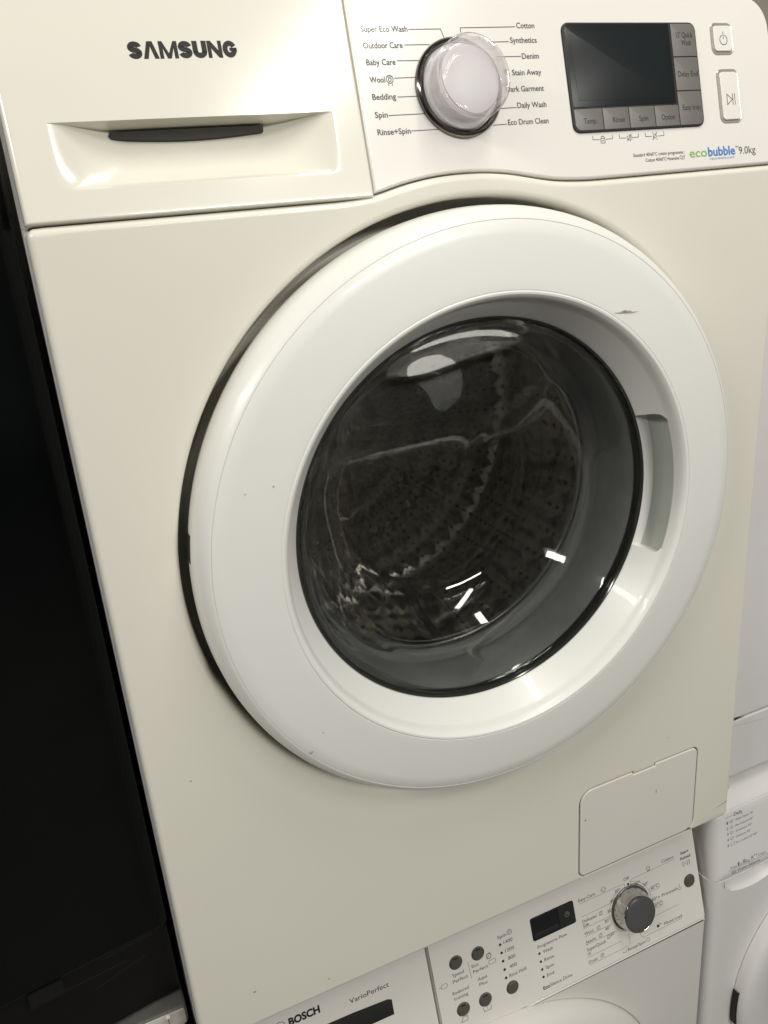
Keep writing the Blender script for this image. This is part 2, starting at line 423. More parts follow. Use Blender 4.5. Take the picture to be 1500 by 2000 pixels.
drawer = link('detergent_drawer', bm, DRAWER, WM, sharp=50)
drawer['label'] = 'left drawer front with a scooped grip'
bm = new()
P = [(-238.6, 51.8), (-237.2, 50.2), (-215, 48.6), (-190, 47.9), (-165, 48.7), (-140.6, 50.6), (-139.8, 54.2), (-190, 54.6), (-237.6, 54.2)]
n0 = 14
fpl = [(-238.6, 52.0), (-237.2, 50.2)] + [(-237.2 + 96.8 * i / n0, 50.3 - 2.6 * math.sin(math.pi * i / n0)) for i in range(1, n0 + 1)] + [(-139.8, 54.3), (-237.6, 54.1)]
slab(bm, FP, fpl, -19, -14.9, 0.2); fixn(bm)
link('grip_slot', bm, SLOT, drawer)

# maker's name in heavy condensed capitals, the A without its bar
bm = new()
U0, U1, V0, V1 = -219.5, -152.8, 90.2, 100.2
wL = [('S', 8.3), ('A', 9.4), ('M', 11.2), ('S', 8.3), ('U', 8.8), ('N', 9.0), ('G', 8.9)]
gap = (U1 - U0 - sum(x for _, x in wL)) / 6; u = U0
def poly(pts):
    f = bm.faces.new([bm.verts.new(FP.p(a, b, 0.12)) for a, b in pts])
def stroke(pts, wd):
    P = [Vector(p) for p in pts]; L_, R2 = [], []
    for i, p in enumerate(P):
        d = (P[min(i + 1, len(P) - 1)] - P[max(i - 1, 0)]).normalized(); q = Vector((-d.y, d.x)) * wd / 2; L_.append(p + q); R2.append(p - q)
    for i in range(len(P) - 1): poly([L_[i], R2[i], R2[i + 1], L_[i + 1]])
for ch, wd in wL:
    t = 3.15; h = V1 - V0; a, b = u, u + wd
    if ch == 'A': poly([(a, V0), (a + 2.7, V0), (a + wd / 2, V1 - 3.0), (a + wd / 2 - 1.6, V1), (a + wd / 2 - 1.6, V1)][:4]); poly([(a + wd / 2 - 1.6, V1), (a + wd / 2, V1 - 3.0), (b - 2.7, V0), (b, V0), (a + wd / 2 + 1.6, V1)])
    elif ch == 'M':
        poly([(a, V0), (a + 2.3, V0), (a + 2.3, V1), (a, V1)]); poly([(b - 2.3, V0), (b, V0), (b, V1), (b - 2.3, V1)])
        m_ = (a + b) / 2; poly([(a + 2.3, V1), (a + 2.3, V1 - 4), (m_ - 1.1, V0), (m_, V0), (m_, V0 + 3)]); poly([(m_, V0 + 3), (m_, V0), (m_ + 1.1, V0), (b - 2.3, V1 - 4), (b - 2.3, V1)])
    elif ch == 'N':
        poly([(a, V0), (a + 2.3, V0), (a + 2.3, V1), (a, V1)]); poly([(b - 2.3, V0), (b, V0), (b, V1), (b - 2.3, V1)])
        poly([(a + 2.3, V1), (a + 2.3, V1 - 4.4), (b - 2.3, V0), (b - 2.3, V0 + 4.4)])
    elif ch == 'U':
        m_ = (a + b) / 2; rr = (wd - t) / 2
        stroke([(a + t / 2, V1), (a + t / 2, V0 + rr + .6)] + [(m_ - rr * math.cos(R_(x)), V0 + rr * .8 + t / 2 - rr * .8 * math.sin(R_(x))) for x in range(0, 181, 15)] + [(b - t / 2, V0 + rr + .6), (b - t / 2, V1)], t)
    elif ch == 'S':
        m_ = (a + b) / 2; rr = (wd - t) / 2; ry = (h / 2 - t / 2) / 2 + .05
        yt = V1 - t / 2 - ry; yb = V0 + t / 2 + ry
        pts = [(m_ + rr * math.cos(R_(x)), yt + ry * math.sin(R_(x))) for x in range(5, 221, 15)] + [(m_ + rr * math.cos(R_(x)), yb + ry * math.sin(R_(x))) for x in range(40, -176, -15)]
        stroke(pts, t)
    elif ch == 'G':
        m_ = (a + b) / 2; rr = (wd - t) / 2; yy = (V0 + V1) / 2; ry = h / 2 - t / 2
        stroke([(m_ + rr * math.cos(R_(x)), yy + ry * math.sin(R_(x))) for x in range(25, 316, 15)] + [(b - t / 2, yy - ry * 0.3), (b - t / 2, yy + .2)], t)
        poly([(m_ - .2, yy - 1.1), (b - .05, yy - 1.1), (b - .05, yy + .8), (m_ - .2, yy + .8)])
    u = b + gap
facing(bm, FP.n); link('logo_lettering', bm, LOGO, drawer)

# ---- control panel
pb = [(u, (seam_s(u) - 731) / 0.974 + 0.9) for u in [-75.3 + 6 * i for i in range(62)] + [293]]
pp = pb + arc(298 - 5, 6.5, 5, 290, 360, 4) + [(296.5, 60), (295, 100)] + arc(294.6 - 25, 131 - 25, 25, 0, 90, 14) + [(200, 133), (100, 136), (-75.3, 139)]
bm = new(); slab(bm, FP, pp, -11, 0, 2.0, 4); fixn(bm)
panel = link('control_panel', bm, PANEL, WM, sharp=45, weighted=True)
panel['label'] = 'white strip with the programme dial, display and keys'
bm = new()
LR = [('Super Eco Wash', -66.6, -32.4, 106.7), ('Outdoor Care', -66.7, -37.8, 96.4), ('Baby Care', -66.4, -45, 85.8), ('Wool', -65.9, -54.8, 74.8), ('Bedding', -66, -48.6, 63.9), ('Spin', -66.2, -56.8, 52.4), ('Rinse+Spin', -66.4, -41.6, 41.3)]
RR = [('Cotton', 54, 69.1, 108.7), ('Synthetics', 47.2, 69.6, 98.9), ('Denim', 55.3, 69.6, 88.1), ('Stain Away', 45.3, 70, 77.1), ('Dark Garment', 38.6, 70.4, 66), ('Daily Wash', 45.9, 70.7, 54.8), ('Eco Drum Clean', 36.3, 70.7, 43.5)]
for s, a, b, c in LR + RR: text(bm, FP, s, a, b, c - 1.8, 3.7, 0.013)
for pts in ([(-31.4, 106.4), (-7.2, 106.6), (-5.4, 101.4)], [(-36.2, 96.5), (-17.4, 96.6)], [(-43.4, 86.5), (-27.4, 86.5)], [(-47.3, 75.5), (-32, 75.7)], [(-47.2, 63.4), (-33, 63.5)],
            [(-55.8, 51.8), (-28.4, 52)], [(-40.8, 41.2), (-20.4, 41.3)], [(52.6, 107.9), (8.5, 107.3), (8.2, 104.5)], [(45.9, 98), (30, 97.8)], [(54.4, 88), (34, 87.9)], [(44.8, 53.5), (31, 53.2)], [(35.2, 42.5), (24.1, 42.1)]):
    line(bm, FP, pts, 0.5)
ring2d(bm, FP, -51.2, 74.9, 2.5, 0.45); ring2d(bm, FP, -51.2, 74.6, 1.1, 0.4, sx=0.9); line(bm, FP, [(-53, 76.4), (-49.4, 76.4)], .35); line(bm, FP, [(-52.6, 72.2), (-52.6, 70.8)], .4); line(bm, FP, [(-49.9, 72.2), (-49.9, 70.8)], .4)
facing(bm, FP.n); link('dial_legend', bm, INK, panel); bm = new()
text(bm, FP, 'Standard 40/60°C cotton programme :', 143.5, 194, 13.7, 2.5, 0.004)
text(bm, FP, 'Cotton 40/60°C+Intensive', 154.8, 188, 9.5, 2.5, 0.004)
line(bm, FP, [(188.8, 12.3), (189.6, 9.6), (192.6, 9.6), (193.6, 12.3), (191.8, 11.3), (190.6, 12.3), (188.8, 12.3)], .3); line(bm, FP, [(190, 9.8), (193, 12)], .3)
facing(bm, FP.n); link('programme_note', bm, INK, panel); bm = new()
for c, ic in ((117, 'lock'), (141.6, 'mute'), (166.3, 'tub')):
    for sg in (-1, 1): line(bm, FP, [(c + sg * 3.2, 28.0), (c + sg * 9, 28.2), (c + sg * 9, 30.8)], .4)
    if ic == 'lock':
        slot_ = rrect(c - 1.9, c + 1.9, 25.4, 28.6, .5); line(bm, FP, slot_ + slot_[:1], .4); ring2d(bm, FP, c, 28.9, 1.5, .4, a0=0, a1=180); line(bm, FP, [(c - 1, 27), (c + 1, 27)], .4)
    elif ic == 'mute':
        line(bm, FP, [(c - 2, 27.2), (c - 1, 27.2), (c + 1, 25.8), (c + 1, 30.4), (c - 1, 29), (c - 2, 29), (c - 2, 27.2)], .35); line(bm, FP, [(c - 2, 25.6), (c + 2.4, 30.8)], .4); ring2d(bm, FP, c + .8, 28.1, 1.8, .3, a0=-50, a1=50)
    else:
        ring2d(bm, FP, c, 28.2, 1.5, .4); line(bm, FP, [(c - 2.4, 26), (c - 1.4, 25.6)], .4); line(bm, FP, [(c - 2.4, 30.4), (c - 1.4, 31)], .4); line(bm, FP, [(c + 2.4, 26), (c + 1.4, 25.6)], .4); line(bm, FP, [(c + 2.4, 30.4), (c + 1.4, 31)], .4); line(bm, FP, [(c - 2, 26.4), (c + 2, 30.2)], .35)
facing(bm, FP.n); link('key_symbols', bm, INK, panel); bm = new()
text(bm, FP, '9.0kg', 250, 267.8, 10.2, 5.6, 0.0)
text(bm, FP, 'TM', 246.4, 249.6, 15.0, 1.7, 0.0)
text(bm, FP, 'eco', 198.7, 216.4, 10.3, 6.6, 0.012, mi=1); text(bm, FP, 'bubble', 217.6, 246, 10.3, 6.6, 0.025, mi=2)
text(bm, FP, 'TECHNOLOGY', 218.5, 245.5, 7.4, 1.4, 0.0, mi=2)
facing(bm, FP.n); link('capacity_lettering', bm, [INK, GREEN, BLUE], panel)

# display block with touch keys
bm = new(); slab(bm, FP, rrect(91.3, 216.2, 33.2, 110.4, 6), 0.05, 1.3, 0.5); fixn(bm)
disp = link('display', bm, DARK, panel)
bm = new(); slab(bm, FP, rrect(92.8, 189.6, 51.0, 109.2, (0.6, 0.6, 0.6, 5)), 1.32, 1.6, 0.2); fixn(bm)
link('screen', bm, GLOSSB, disp)
bm = new(); slab(bm, FP, rrect(98, 184, 55.5, 104.6, 0.6), 1.62, 1.68, 0.05); fixn(bm)
link('screen_window', bm, mat('lcd_dark', (0.015, 0.018, 0.019), 0.25, spec=0.2), disp)
def key(name, u0, u1, v0, v1, r, lines):
    bm = new(); slab(bm, FP, rrect(u0, u1, v0, v1, r), 1.32, 1.8, 0.25, mi=0); fixn(bm)
    sub = new()
    for s, a, b, vb, cap in lines: text(sub, FP, s, a, b, vb, cap, 0.006, w=1.92)
    facing(sub, FP.n)
    me = bpy.data.meshes.new('x'); sub.to_mesh(me); sub.free()
    n0 = len(bm.faces); bm.from_mesh(me); bpy.data.meshes.remove(me); bm.faces.ensure_lookup_table()
    for f in bm.faces[n0:]: f.material_index = 1
    return link(name, bm, [KEY, KEYINK], disp)
key('touch_key', 93.0, 118.0, 34.6, 49.8, (5, .4, .4, .4), [('Temp.', 100.5, 112.5, 39.2, 4.0)])
key('touch_key', 118.7, 142.4, 34.6, 49.8, .4, [('Rinse', 127, 138, 39.2, 4.0)])
key('touch_key', 143.1, 167.0, 34.6, 49.8, .4, [('Spin', 151.8, 160.2, 39.2, 4.0)])
key('touch_key', 167.7, 190.9, 34.6, 49.8, .4, [('Option', 173.4, 186.2, 39.2, 4.0)])
key('touch_key', 191.6, 215.0, 34.6, 59.6, (.4, 5, .4, .4), [('Easy Iron', 195.2, 213.0, 45.6, 4.0)])
key('touch_key', 191.6, 215.0, 60.3, 84.6, .4, [('Delay End', 194.0, 213.8, 70.4, 4.0)])
key('touch_key', 191.6, 215.0, 85.3, 109.2, (.4, .4, 5, .4), [("15' Quick", 196.0, 212.4, 99.0, 4.0), ('Wash', 200.4, 210.0, 93.3, 4.0)])
# the two oblong push buttons
def obutton(name, u0, u1, v0, v1, kind):
    bm = new(); O = rrect(u0, u1, v0, v1, 5.0); I = inset(O, 2.3); I2 = inset(O, 2.7)
    rings = [loop(bm, FP, inset(O, -.5), .05), loop(bm, FP, O, .45), loop(bm, FP, inset(O, .5), .3), loop(bm, FP, inset(O, .9), -1.6 + 1.7), loop(bm, FP, I, 0.06)]
    for a, b in zip(rings, rings[1:]): bridge(bm, a, b)
    fixn(bm); ob = link(name, bm, GREYTRIM, panel)
    bm = new(); slab(bm, FP, inset(O, 2.1), .04, 1.5, .6, mi=0); fixn(bm); nf = len(bm.faces)
    cu, cv = (u0 + u1) / 2, (v0 + v1) / 2; s2 = new()
    if kind == 'power':
        ring2d(s2, FP, cu + .2, cv - 1.2, 3.7, .55, w=1.6, a0=115, a1=425); line(s2, FP, [(cu + .2, cv - .4), (cu + .2, cv + 4.6)], .55, w=1.6)
    else:
        cv = v0 + 17.5; line(s2, FP, [(cu - 3.8, cv - 4), (cu - 3.8, cv + 4), (cu + 1.6, cv), (cu - 3.8, cv - 4)], .55, w=1.6); line(s2, FP, [(cu + 2.0, cv - 4), (cu + 2.0, cv + 4)], .55, w=1.6); line(s2, FP, [(cu + 4.2, cv - 4), (cu + 4.2, cv + 4)], .55, w=1.6)
    facing(s2, FP.n); me = bpy.data.meshes.new('x'); s2.to_mesh(me); s2.free(); bm.from_mesh(me); bpy.data.meshes.remove(me); bm.faces.ensure_lookup_table()
    for f in bm.faces[nf:]: f.material_index = 1
    link('button_cap', bm, [PANEL, INK], ob, weighted=True)
obutton('power_button', 232.6, 254.6, 86.8, 110.0, 'power')
obutton('start_button', 234.4, 256.4, 34.8, 75.3, 'play')

# programme dial: smoked ring, white core, clear acrylic cap
KU, KV = 0.6, 67.6
bm = new(); flathe(bm, FP, KU, KV, [(33.4, 0.05), (33.4, 1.6), (33.0, 2.6), (31.6, 3.6), (30.0, 3.2), (29.2, 2.2), (28.9, 0.6)], cap=False); fixn(bm)
dial = link('programme_dial', bm, CHROME, panel)
bm = new(); flathe(bm, FP, KU, KV, [(28.3, .1), (28.3, 4.0), (27.6, 5.2), (24.4, 6.0), (23.6, 8), (23.2, 14.5), (22.6, 16.2), (21.2, 16.9)]); fixn(bm)
link('dial_core', bm, CORE, dial)
bm = new()
outerp = [(28.6, 4.4), (28.2, 8), (27.7, 16), (27.4, 22.6), (27.0, 23.4), (26.2, 23.8), (25.0, 23.6), (24.2, 22.4), (23.6, 19.2), (22.4, 17.9), (12, 17.4)]
innerp = [(28.1, 4.3), (27.0, 6.2), (24.9, 6.8), (24.1, 9), (23.7, 14.9), (22.9, 16.7), (21.2, 17.15), (12, 17.15)]
ra = flathe(bm, FP, KU, KV, outerp, cap=True); rb = flathe(bm, FP, KU, KV, innerp, cap=True)
bridge(bm, ra[0], rb[0]); fixn(bm)
link('clear_cap', bm, ACRYL, dial)

# ---- porthole door
prof_out = [(236, 12), (239, 6), (240.0, -2), (239.9, -11), (239.2, -16), (237.6, -20.5), (235.0, -24.4), (232.4, -27.0), (230.9, -28.1), (230.5, -28.2), (230.2, -27.7), (229.9, -28.3), (229.3, -28.7),
            (220, -30.0), (205, -31.6), (190, -32.9), (183.6, -33.4), (182.7, -33.4), (182.4, -33.0), (182.0, -33.3), (181.2, -33.7), (179.8, -33.5), (178.2, -32.2), (176.8, -29.8), (175.6, -26.6), (174.6, -23.2)]
bev = [(174.6 - 13.4 * (t / 22) ** 0.95 , -23.2 + 23.0 * (t / 22)) for t in range(1, 23)]
prof_out += bev; nb = len(bev); i0 = len(prof_out) - nb - 1
angs = [R_(a) for a in [-27 + 0.25 * i for i in range(217)]] + [R_(a) for a in [28 + 1.5 * i for i in range(203)]]
rec = [(175.0, -22.8), (179.5, -22.6), (184.5, -19), (185, -11), (181, -3.4), (175, 0.2), (169.5, 1.0), (161.3, 1.0)]
def rec_at(t):
    x = t * (len(rec) - 1); k = min(int(x), len(rec) - 2); f_ = x - k
    return rec[k][0] + (rec[k + 1][0] - rec[k][0]) * f_, rec[k][1] + (rec[k + 1][1] - rec[k][1]) * f_
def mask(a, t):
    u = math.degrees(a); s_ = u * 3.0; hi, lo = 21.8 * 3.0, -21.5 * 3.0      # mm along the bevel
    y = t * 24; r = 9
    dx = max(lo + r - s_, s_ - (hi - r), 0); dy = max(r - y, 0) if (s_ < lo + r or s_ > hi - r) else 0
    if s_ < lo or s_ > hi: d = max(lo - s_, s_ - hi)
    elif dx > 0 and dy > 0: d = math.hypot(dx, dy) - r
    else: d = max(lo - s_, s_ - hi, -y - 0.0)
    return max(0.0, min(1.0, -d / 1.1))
bm = new(); rings = []
for k, (r, y) in enumerate(prof_out):
    ring = []
    for a in angs:
        rr, yy = r, y
        if k >= i0:
            t = (k - i0) / nb; aa = a if a < math.pi else a - 2 * math.pi
            m_ = mask(aa, t)
            if m_ > 0: q = rec_at(t); rr = r + (q[0] - r) * m_; yy = y + (q[1] - y) * m_
        ring.append((bm.verts.new((CX + rr * math.cos(a), yy, CZ + rr * math.sin(a))), m_ if k >= i0 else 0))
    rings.append(ring)
n = len(angs)
for k, (A, B) in enumerate(zip(rings, rings[1:])):
    for i in range(n):
        q = (A[i], A[(i + 1) % n], B[(i + 1) % n], B[i]); f = bm.faces.new([x[0] for x in q])
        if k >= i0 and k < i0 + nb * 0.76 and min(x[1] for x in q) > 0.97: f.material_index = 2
# scuffs and tiny clips of the door face
FD = Frame((0, -31.4, 0))
def scuff(x, z, rx, rz, an, y):
    f = bm.faces.new(loop(bm, Frame((0, y, 0)), rough_blob(x, z, rx, rz, ang=an), 0)); f.material_index = 1; f.normal_update()
    if f.normal.y > 0: f.normal_flip()
nf = None
scuff(109.0, 634.6, 11.0, 0.55, -0.06, -33.45); scuff(111, 635.0, 4.5, 1.0, -.1, -33.5)
scuff(-199.5, 553.7, 0.6, 0.6, 0, -32.3); scuff(-180, 555.2, .8, .5, .5, -33.1); scuff(-184.6, 396.1, 0.8, 0.9, 0, -31.7); scuff(-176.5, 337.5, 1.6, 0.5, .6, -30.9); scuff(-166, 352, .7, .4, .6, -31.2)
fixn_f = [f for f in bm.faces if f.material_index != 1]
bmesh.ops.recalc_face_normals(bm, faces=fixn_f)
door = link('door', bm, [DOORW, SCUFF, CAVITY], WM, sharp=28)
door['label'] = 'white round porthole door frame'
# small moulded hinge notches on the left rim
for (a0, a1) in ((169.5, 174.5), (194.5, 199)):
    bm = new()
    P = []
    for s_, (r, y) in enumerate(((240.3, 7), (240.3, -6.5), (238.0, -6.5))):
        P.append([bm.verts.new((CX + r * math.cos(R_(a0 + (a1 - a0) * i / 8)), y, CZ + r * math.sin(R_(a0 + (a1 - a0) * i / 8)))) for i in range(9)])
    for A, B in zip(P, P[1:]):
        for i in range(8): bm.faces.new((A[i], A[i + 1], B[i + 1], B[i]))
    fixn(bm); link('hinge_notch', bm, DARK, door)

# black glass rim, glass bowl
bm = new(); lathe(bm, [(161.8, 2.0), (161.3, -0.8), (160.7, -1.4), (159.9, -1.3), (159.2, -0.4), (158.8, 1.4), (158.6, 4.5), (158.6, 9)], CX, CZ, 256); fixn(bm)
link('glass_rim', bm, RIMB, door)
def bowl(p):
    k = 0.0
    z = p.z; lim = 88 - max(0.0, z - 41) * 0.70
    # soft minimum so that the sloping roof of the bowl has a rounded crease
    d = lim - p.y; h = 5.0
    y = lim - (d + math.sqrt(d * d + h * h)) / 2 + h * 0.25 if p.y > 18 else p.y
    if p.y > 18:
        y = min(p.y, lim - 0) if d > 14 else (p.y if d > 14 else lim - (d + math.sqrt(d * d + h * h)) / 2)
    # hand-blown waviness
    a = math.atan2(p.z, p.x); r = math.hypot(p.x, p.z)
    wv = 0.55 * math.sin(3 * a + 0.8) * math.sin(r * 0.06) + 0.35 * math.sin(7 * a + p.y * 0.05)
    da = (math.degrees(a) + 150 + 180) % 360 - 180; loc = math.exp(-(da / 46) ** 2)      # rippled patch low on the left
    wv += loc * (1.5 * math.sin(9 * a + 1.4 * math.sin(p.y * 0.09)) + 1.2 * math.sin(p.y * 0.2 + 4 * a))
    q = Vector((p.x, y, p.z)); f_ = 1 + wv * 0.008 * min(1, p.y / 22 if p.y > 0 else 0); q.x *= f_; q.z *= f_
    return q
of = [(159.2, 4), (158.2, 1.8), (156.0, 1.6), (153.8, 3.4), (152.4, 6), (150.6, 11), (148.2, 18), (145.2, 27), (141.0, 37), (135.4, 47), (128.4, 57), (120, 66), (111, 74), (103, 80), (97, 84), (92, 86.6), (86, 88.0), (76, 88.8), (60, 89.4), (40, 90), (20, 90.4), (1.5, 90.5)]
inn = [(1.5, 96), (20, 95.9), (40, 95.5), (60, 95), (76, 94.6), (86, 94.2), (94, 93.2), (100, 90.8), (107, 86.4), (115.5, 80), (124.5, 72), (133, 62.6), (140.2, 51.8), (146, 40.6), (150.2, 29.6), (153.4, 19.6), (156.6, 12), (158.6, 8)]
bm = new(); rg = lathe(bm, of + inn, CX, CZ, 256, deform=bowl, closed=True)
# close the two little centre rings
fixn(bm)
glass = link('door_glass', bm, GLASS, door, sharp=80)

# gasket, steel lip, drum
bm = new(); lathe(bm, [(236, 46), (200, 44), (178, 32), (169, 14), (163, 8), (160.5, 9.5), (159.4, 14), (158.2, 24), (157.0, 38), (156.4, 48), (157.5, 55), (160, 58), (161, 62), (158, 66), (154.6, 67.5), (153, 70.5), (154.4, 76), (166, 82), (200, 84)], CX, CZ, 192); fixn(bm)
link('gasket', bm, RUBBER, WM)
def drum_mesh():
    bm = new(); uvl = bm.loops.layers.uv.new('surf'); n = 160
    prof = [(151.5, 78), (155, 82), (166, 84), (205, 86), (228, 90), (236, 100)] + [(238, 100 + 15 * i) for i in range(1, 17)] + [(232, 350), (200, 356), (120, 352), (60, 350), (40, 345), (4, 345)]
    acc = [0]
    for a, b in zip(prof, prof[1:]): acc.append(acc[-1] + math.hypot(a[0] - b[0], a[1] - b[1]))
    rg = lathe(bm, prof, CX, CZ, n)
    idx = {}
    for k, ring in enumerate(rg):
        for i, v in enumerate(ring): idx[v] = (k, i)
    for f in bm.faces:
        ii = [idx[l.vert][1] for l in f.loops]; wrap = max(ii) - min(ii) > n / 2
        for l in f.loops:
            k, i = idx[l.vert]; i2 = i + n if (wrap and i < n / 2) else i
            l[uvl].uv = (i2 / n * 0.030 * 50, acc[k] * S)
    fixn(bm)
    for f in bm.faces: f.normal_flip()
    return bm
drum = link('drum', drum_mesh(), DRUM, WM, sharp=60)
bm = new(); lathe(bm, [(151.2 + 1.9 * math.cos(2 * math.pi * i / 12), 77 + 1.9 * math.sin(2 * math.pi * i / 12)) for i in range(12)], CX, CZ, 192, closed=True); fixn(bm)
link('drum_lip', bm, LIP, drum)
for a in (38, 158, 278):
    bm = new(); F_ = []
    for y, hgt in ((104, 34), (120, 44), (300, 44), (335, 30)):
        ring = []
        for s_, hh in ((-24, 0), (-14, hgt * .7), (-5, hgt), (5, hgt), (14, hgt * .7), (24, 0)):
            r = 238 - hh; aa = R_(a) + s_ / 238.0; ring.append(bm.verts.new((CX + r * math.cos(aa), y, CZ + r * math.sin(aa))))
        F_.append(ring)
    for A, B in zip(F_, F_[1:]):
        for i in range(5): bm.faces.new((A[i], A[i + 1], B[i + 1], B[i]))
    bm.faces.new(F_[0]); bm.faces.new(F_[-1][::-1]); fixn(bm)
    link('paddle', bm, PADDLE, drum, sharp=60)

# ================================================================== washer underneath
LW = thing('washing_machine', (0, 300, -829), 'white washer at the bottom carrying the porthole machine, dark round push buttons and chrome dial', 'washing machine')
BY = 20.0
FBy = Frame((0, BY, 0))
bm = new()
O = rrect(-299, 299, -806, -118.5, (4, 4, 1, 1)); DH = [(-3.5 + 233 * math.cos(2 * math.pi * i / 128), -347 + 233 * math.sin(2 * math.pi * i / 128)) for i in range(128)]
VL = fill(bm, FBy, [inset(O, 3), DH], 0); prev = VL[0]
for k in range(1, 5):
    t = math.pi / 2 * k / 4; cur = loop(bm, FBy, inset(O, 3 * (1 - math.sin(t))), -3 * (1 - math.cos(t))); bridge(bm, prev, cur); prev = cur
cur = loop(bm, FBy, O, -560); bridge(bm, prev, cur)
cur = loop(bm, FBy, inset(DH, 4), -5); bridge(bm, VL[1], cur); cur2 = loop(bm, FBy, inset(DH, 60), -20); bridge(bm, cur, cur2)
fixn(bm); link('front_panel', bm, BODYB, LW, weighted=True)
bm = new(); box(bm, -298, 298, 62, 575, -118, 18); fixn(bm); link('cabinet', bm, CAB, LW)
bm = new(); slab(bm, Frame((0, 58, 0)), rrect(-299, 299, 19, 37.6, 3), -520, 0, 4); fixn(bm); link('worktop', bm, CAB, LW)
# door ring
bm = new(); lathe(bm, [(228, 34), (231.5, 24), (231, 12), (227, 4), (218, -3), (204, -7.5), (190, -8), (172, -3), (160, 4), (154, 16), (150, 22)], -3.5, -347, 160); fixn(bm)
ld = link('door', bm, BODYB, LW, sharp=60)
bm = new(); lathe(bm, [(151, 18), (140, 30), (120, 60), (90, 80), (1, 82)], -3.5, -347, 96); fixn(bm); link('door_glass', bm, GLOSSB, ld)
# drawer and panel
pw_top = 139
bm = new(); slab(bm, FB, rrect(-298, -61.2, -1.0, pw_top, (3, .5, .5, 3)), -38, 0, 1.2); fixn(bm); dr = link('detergent_drawer', bm, PANB, LW, weighted=True)
bm = new()
bx = [(-177.1, 65.0), (-108.2, 60.2), (-107.7, 77.2), (-120, 78.6), (-200, 86.6), (-240, 87), (-240, 70)]
bxp = [(-240, 63), (-108.0, 60.6), (-107.6, 77.0), (-112, 79.2), (-150, 81.6), (-240, 84)]
slab(bm, FB, bxp, 0.05, 0.5, 0.2); fixn(bm); link('grip_slot', bm, DARK, dr)
bm = new()
text(bm, FB, 'BOSCH', -214.5, -182.0, 97.6, 7.4, 0.045); ring2d(bm, FB, -223.5, 100.2, 5.4, .55); ring2d(bm, FB, -223.5, 100.2, 2.6, .5, sx=.6); line(bm, FB, [(-225.4, 102.6), (-225.4, 97.8)], .5); line(bm, FB, [(-221.6, 102.6), (-221.6, 97.8)], .5)
facing(bm, FB.n); link('logo_lettering', bm, LOGO, dr); bm = new()
text(bm, FB, 'VarioPerfect', -151.1, -107.6, 92.0, 5.2, 0.0)
facing(bm, FB.n); link('drawer_lettering', bm, LOGO, dr)
bm = new(); slab(bm, FB, rrect(-60.2, 298.8, -1.0, pw_top, (.5, 4, 4, .5)), -38, 0, 1.8, 4); fixn(bm); lp = link('control_panel', bm, PANB, LW, weighted=True)
bm = new()
T = lambda *a, **k: text(bm, FB, *a, **k)
T('Spin', 21.6, 32.6, 88.6, 3.9); ring2d(bm, FB, 37.0, 91.2, 2.9, .45); ring2d(bm, FB, 37.0, 91.2, 1.3, .45, a0=0, a1=290)
for (s, a, b, v) in (('1400', 28, 39.2, 82), ('1200', 28, 39.2, 72.2), ('800', 30.2, 39.2, 62.4), ('400', 30, 39.2, 52.4), ('Rinse Hold', 28, 49.5, 42.6)): T(s, a, b, v - 1.7, 3.9)
for v in (81.8, 72.1, 62.3, 52.2, 42.4): dot(bm, FB, 23.6, v, 1.55, mi=1)
T('Programme Flow', 67.7, 106.6, 57.6, 3.7)
for s, b, v in (('Wash', 86.2, 51.6), ('Rinse', 86.2, 41.8), ('Spin', 84.2, 32.4), ('End', 82.6, 23.2)): T(s, 73.3, b, v - 1.8, 3.7); dot(bm, FB, 68.6, v, 1.5, mi=1)
T('Eco', 65.9, 74.6, 8.4, 3.9, bold=0.03); T('Silence Drive', 75.2, 104.8, 8.4, 3.9)
facing(bm, FB.n); link('indicator_legend', bm, [INK, DARK], lp); bm = new()
T('Off', 191.8, 199.5, 89.3, 3.5); dot(bm, FB, 197.0, 83.6, 1.5, mi=1)
T('Easy-Care', 128.3, 151, 88.6, 3.7); line(bm, FB, [(128.6, 86.4), (190, 86.6), (192, 85.2), (191.8, 82.4), (188, 78.6)], .3); line(bm, FB, [(159, 90.6), (163, 94.2), (167, 90.6), (164.6, 90.6), (164.6, 87.8), (161.4, 87.8), (161.4, 90.6), (159, 90.6)], .35)
T('Cottons', 247.6, 265.4, 90.2, 3.6); line(bm, FB, [(266, 88.2), (203, 87.6), (200.2, 86.2), (200.6, 82.6)], .3); ring2d(bm, FB, 227.6, 91.6, 2.2, .5); line(bm, FB, [(225.6, 88.6), (229.8, 88.6)], .5)
T('Start', 276.0, 287.9, 89.6, 3.4, bold=.02); T('Reload', 274.7, 289.7, 83.0, 3.4, bold=.02)
line(bm, FB, [(277.4, 74), (277.4, 80), (281.4, 77), (277.4, 74)], .4); line(bm, FB, [(284, 74), (284, 80)], .7); line(bm, FB, [(287, 74), (287, 80)], .7)
for s, a, b, v in (('30°', 177.5, 184.5, 80), ('40°', 169.5, 176.5, 71.0), ('30°', 163.5, 170.5, 60.8), ('20°', 157.5, 165, 50.6), ('40°', 156.8, 164.4, 41.6), ('30°', 162.6, 169.6, 32.4),
                   ('20°', 205.4, 213.4, 78.2), ('30°', 217.0, 225.0, 72.6), ('40°C', 226.8, 238, 64.0), ('40°+ Prewash', 224.6, 264.0, 49.8), ('60°C', 226.0, 239, 41.2)): T(s, a, b, v, 3.7)
for c in ((232.4, 65.6), (232.8, 42.9)):
    P = rrect(c[0] - 7.4, c[0] + 7.4, c[1] - 3, c[1] + 3, 2.6, 4); line(bm, FB, P + P[:1], .3)
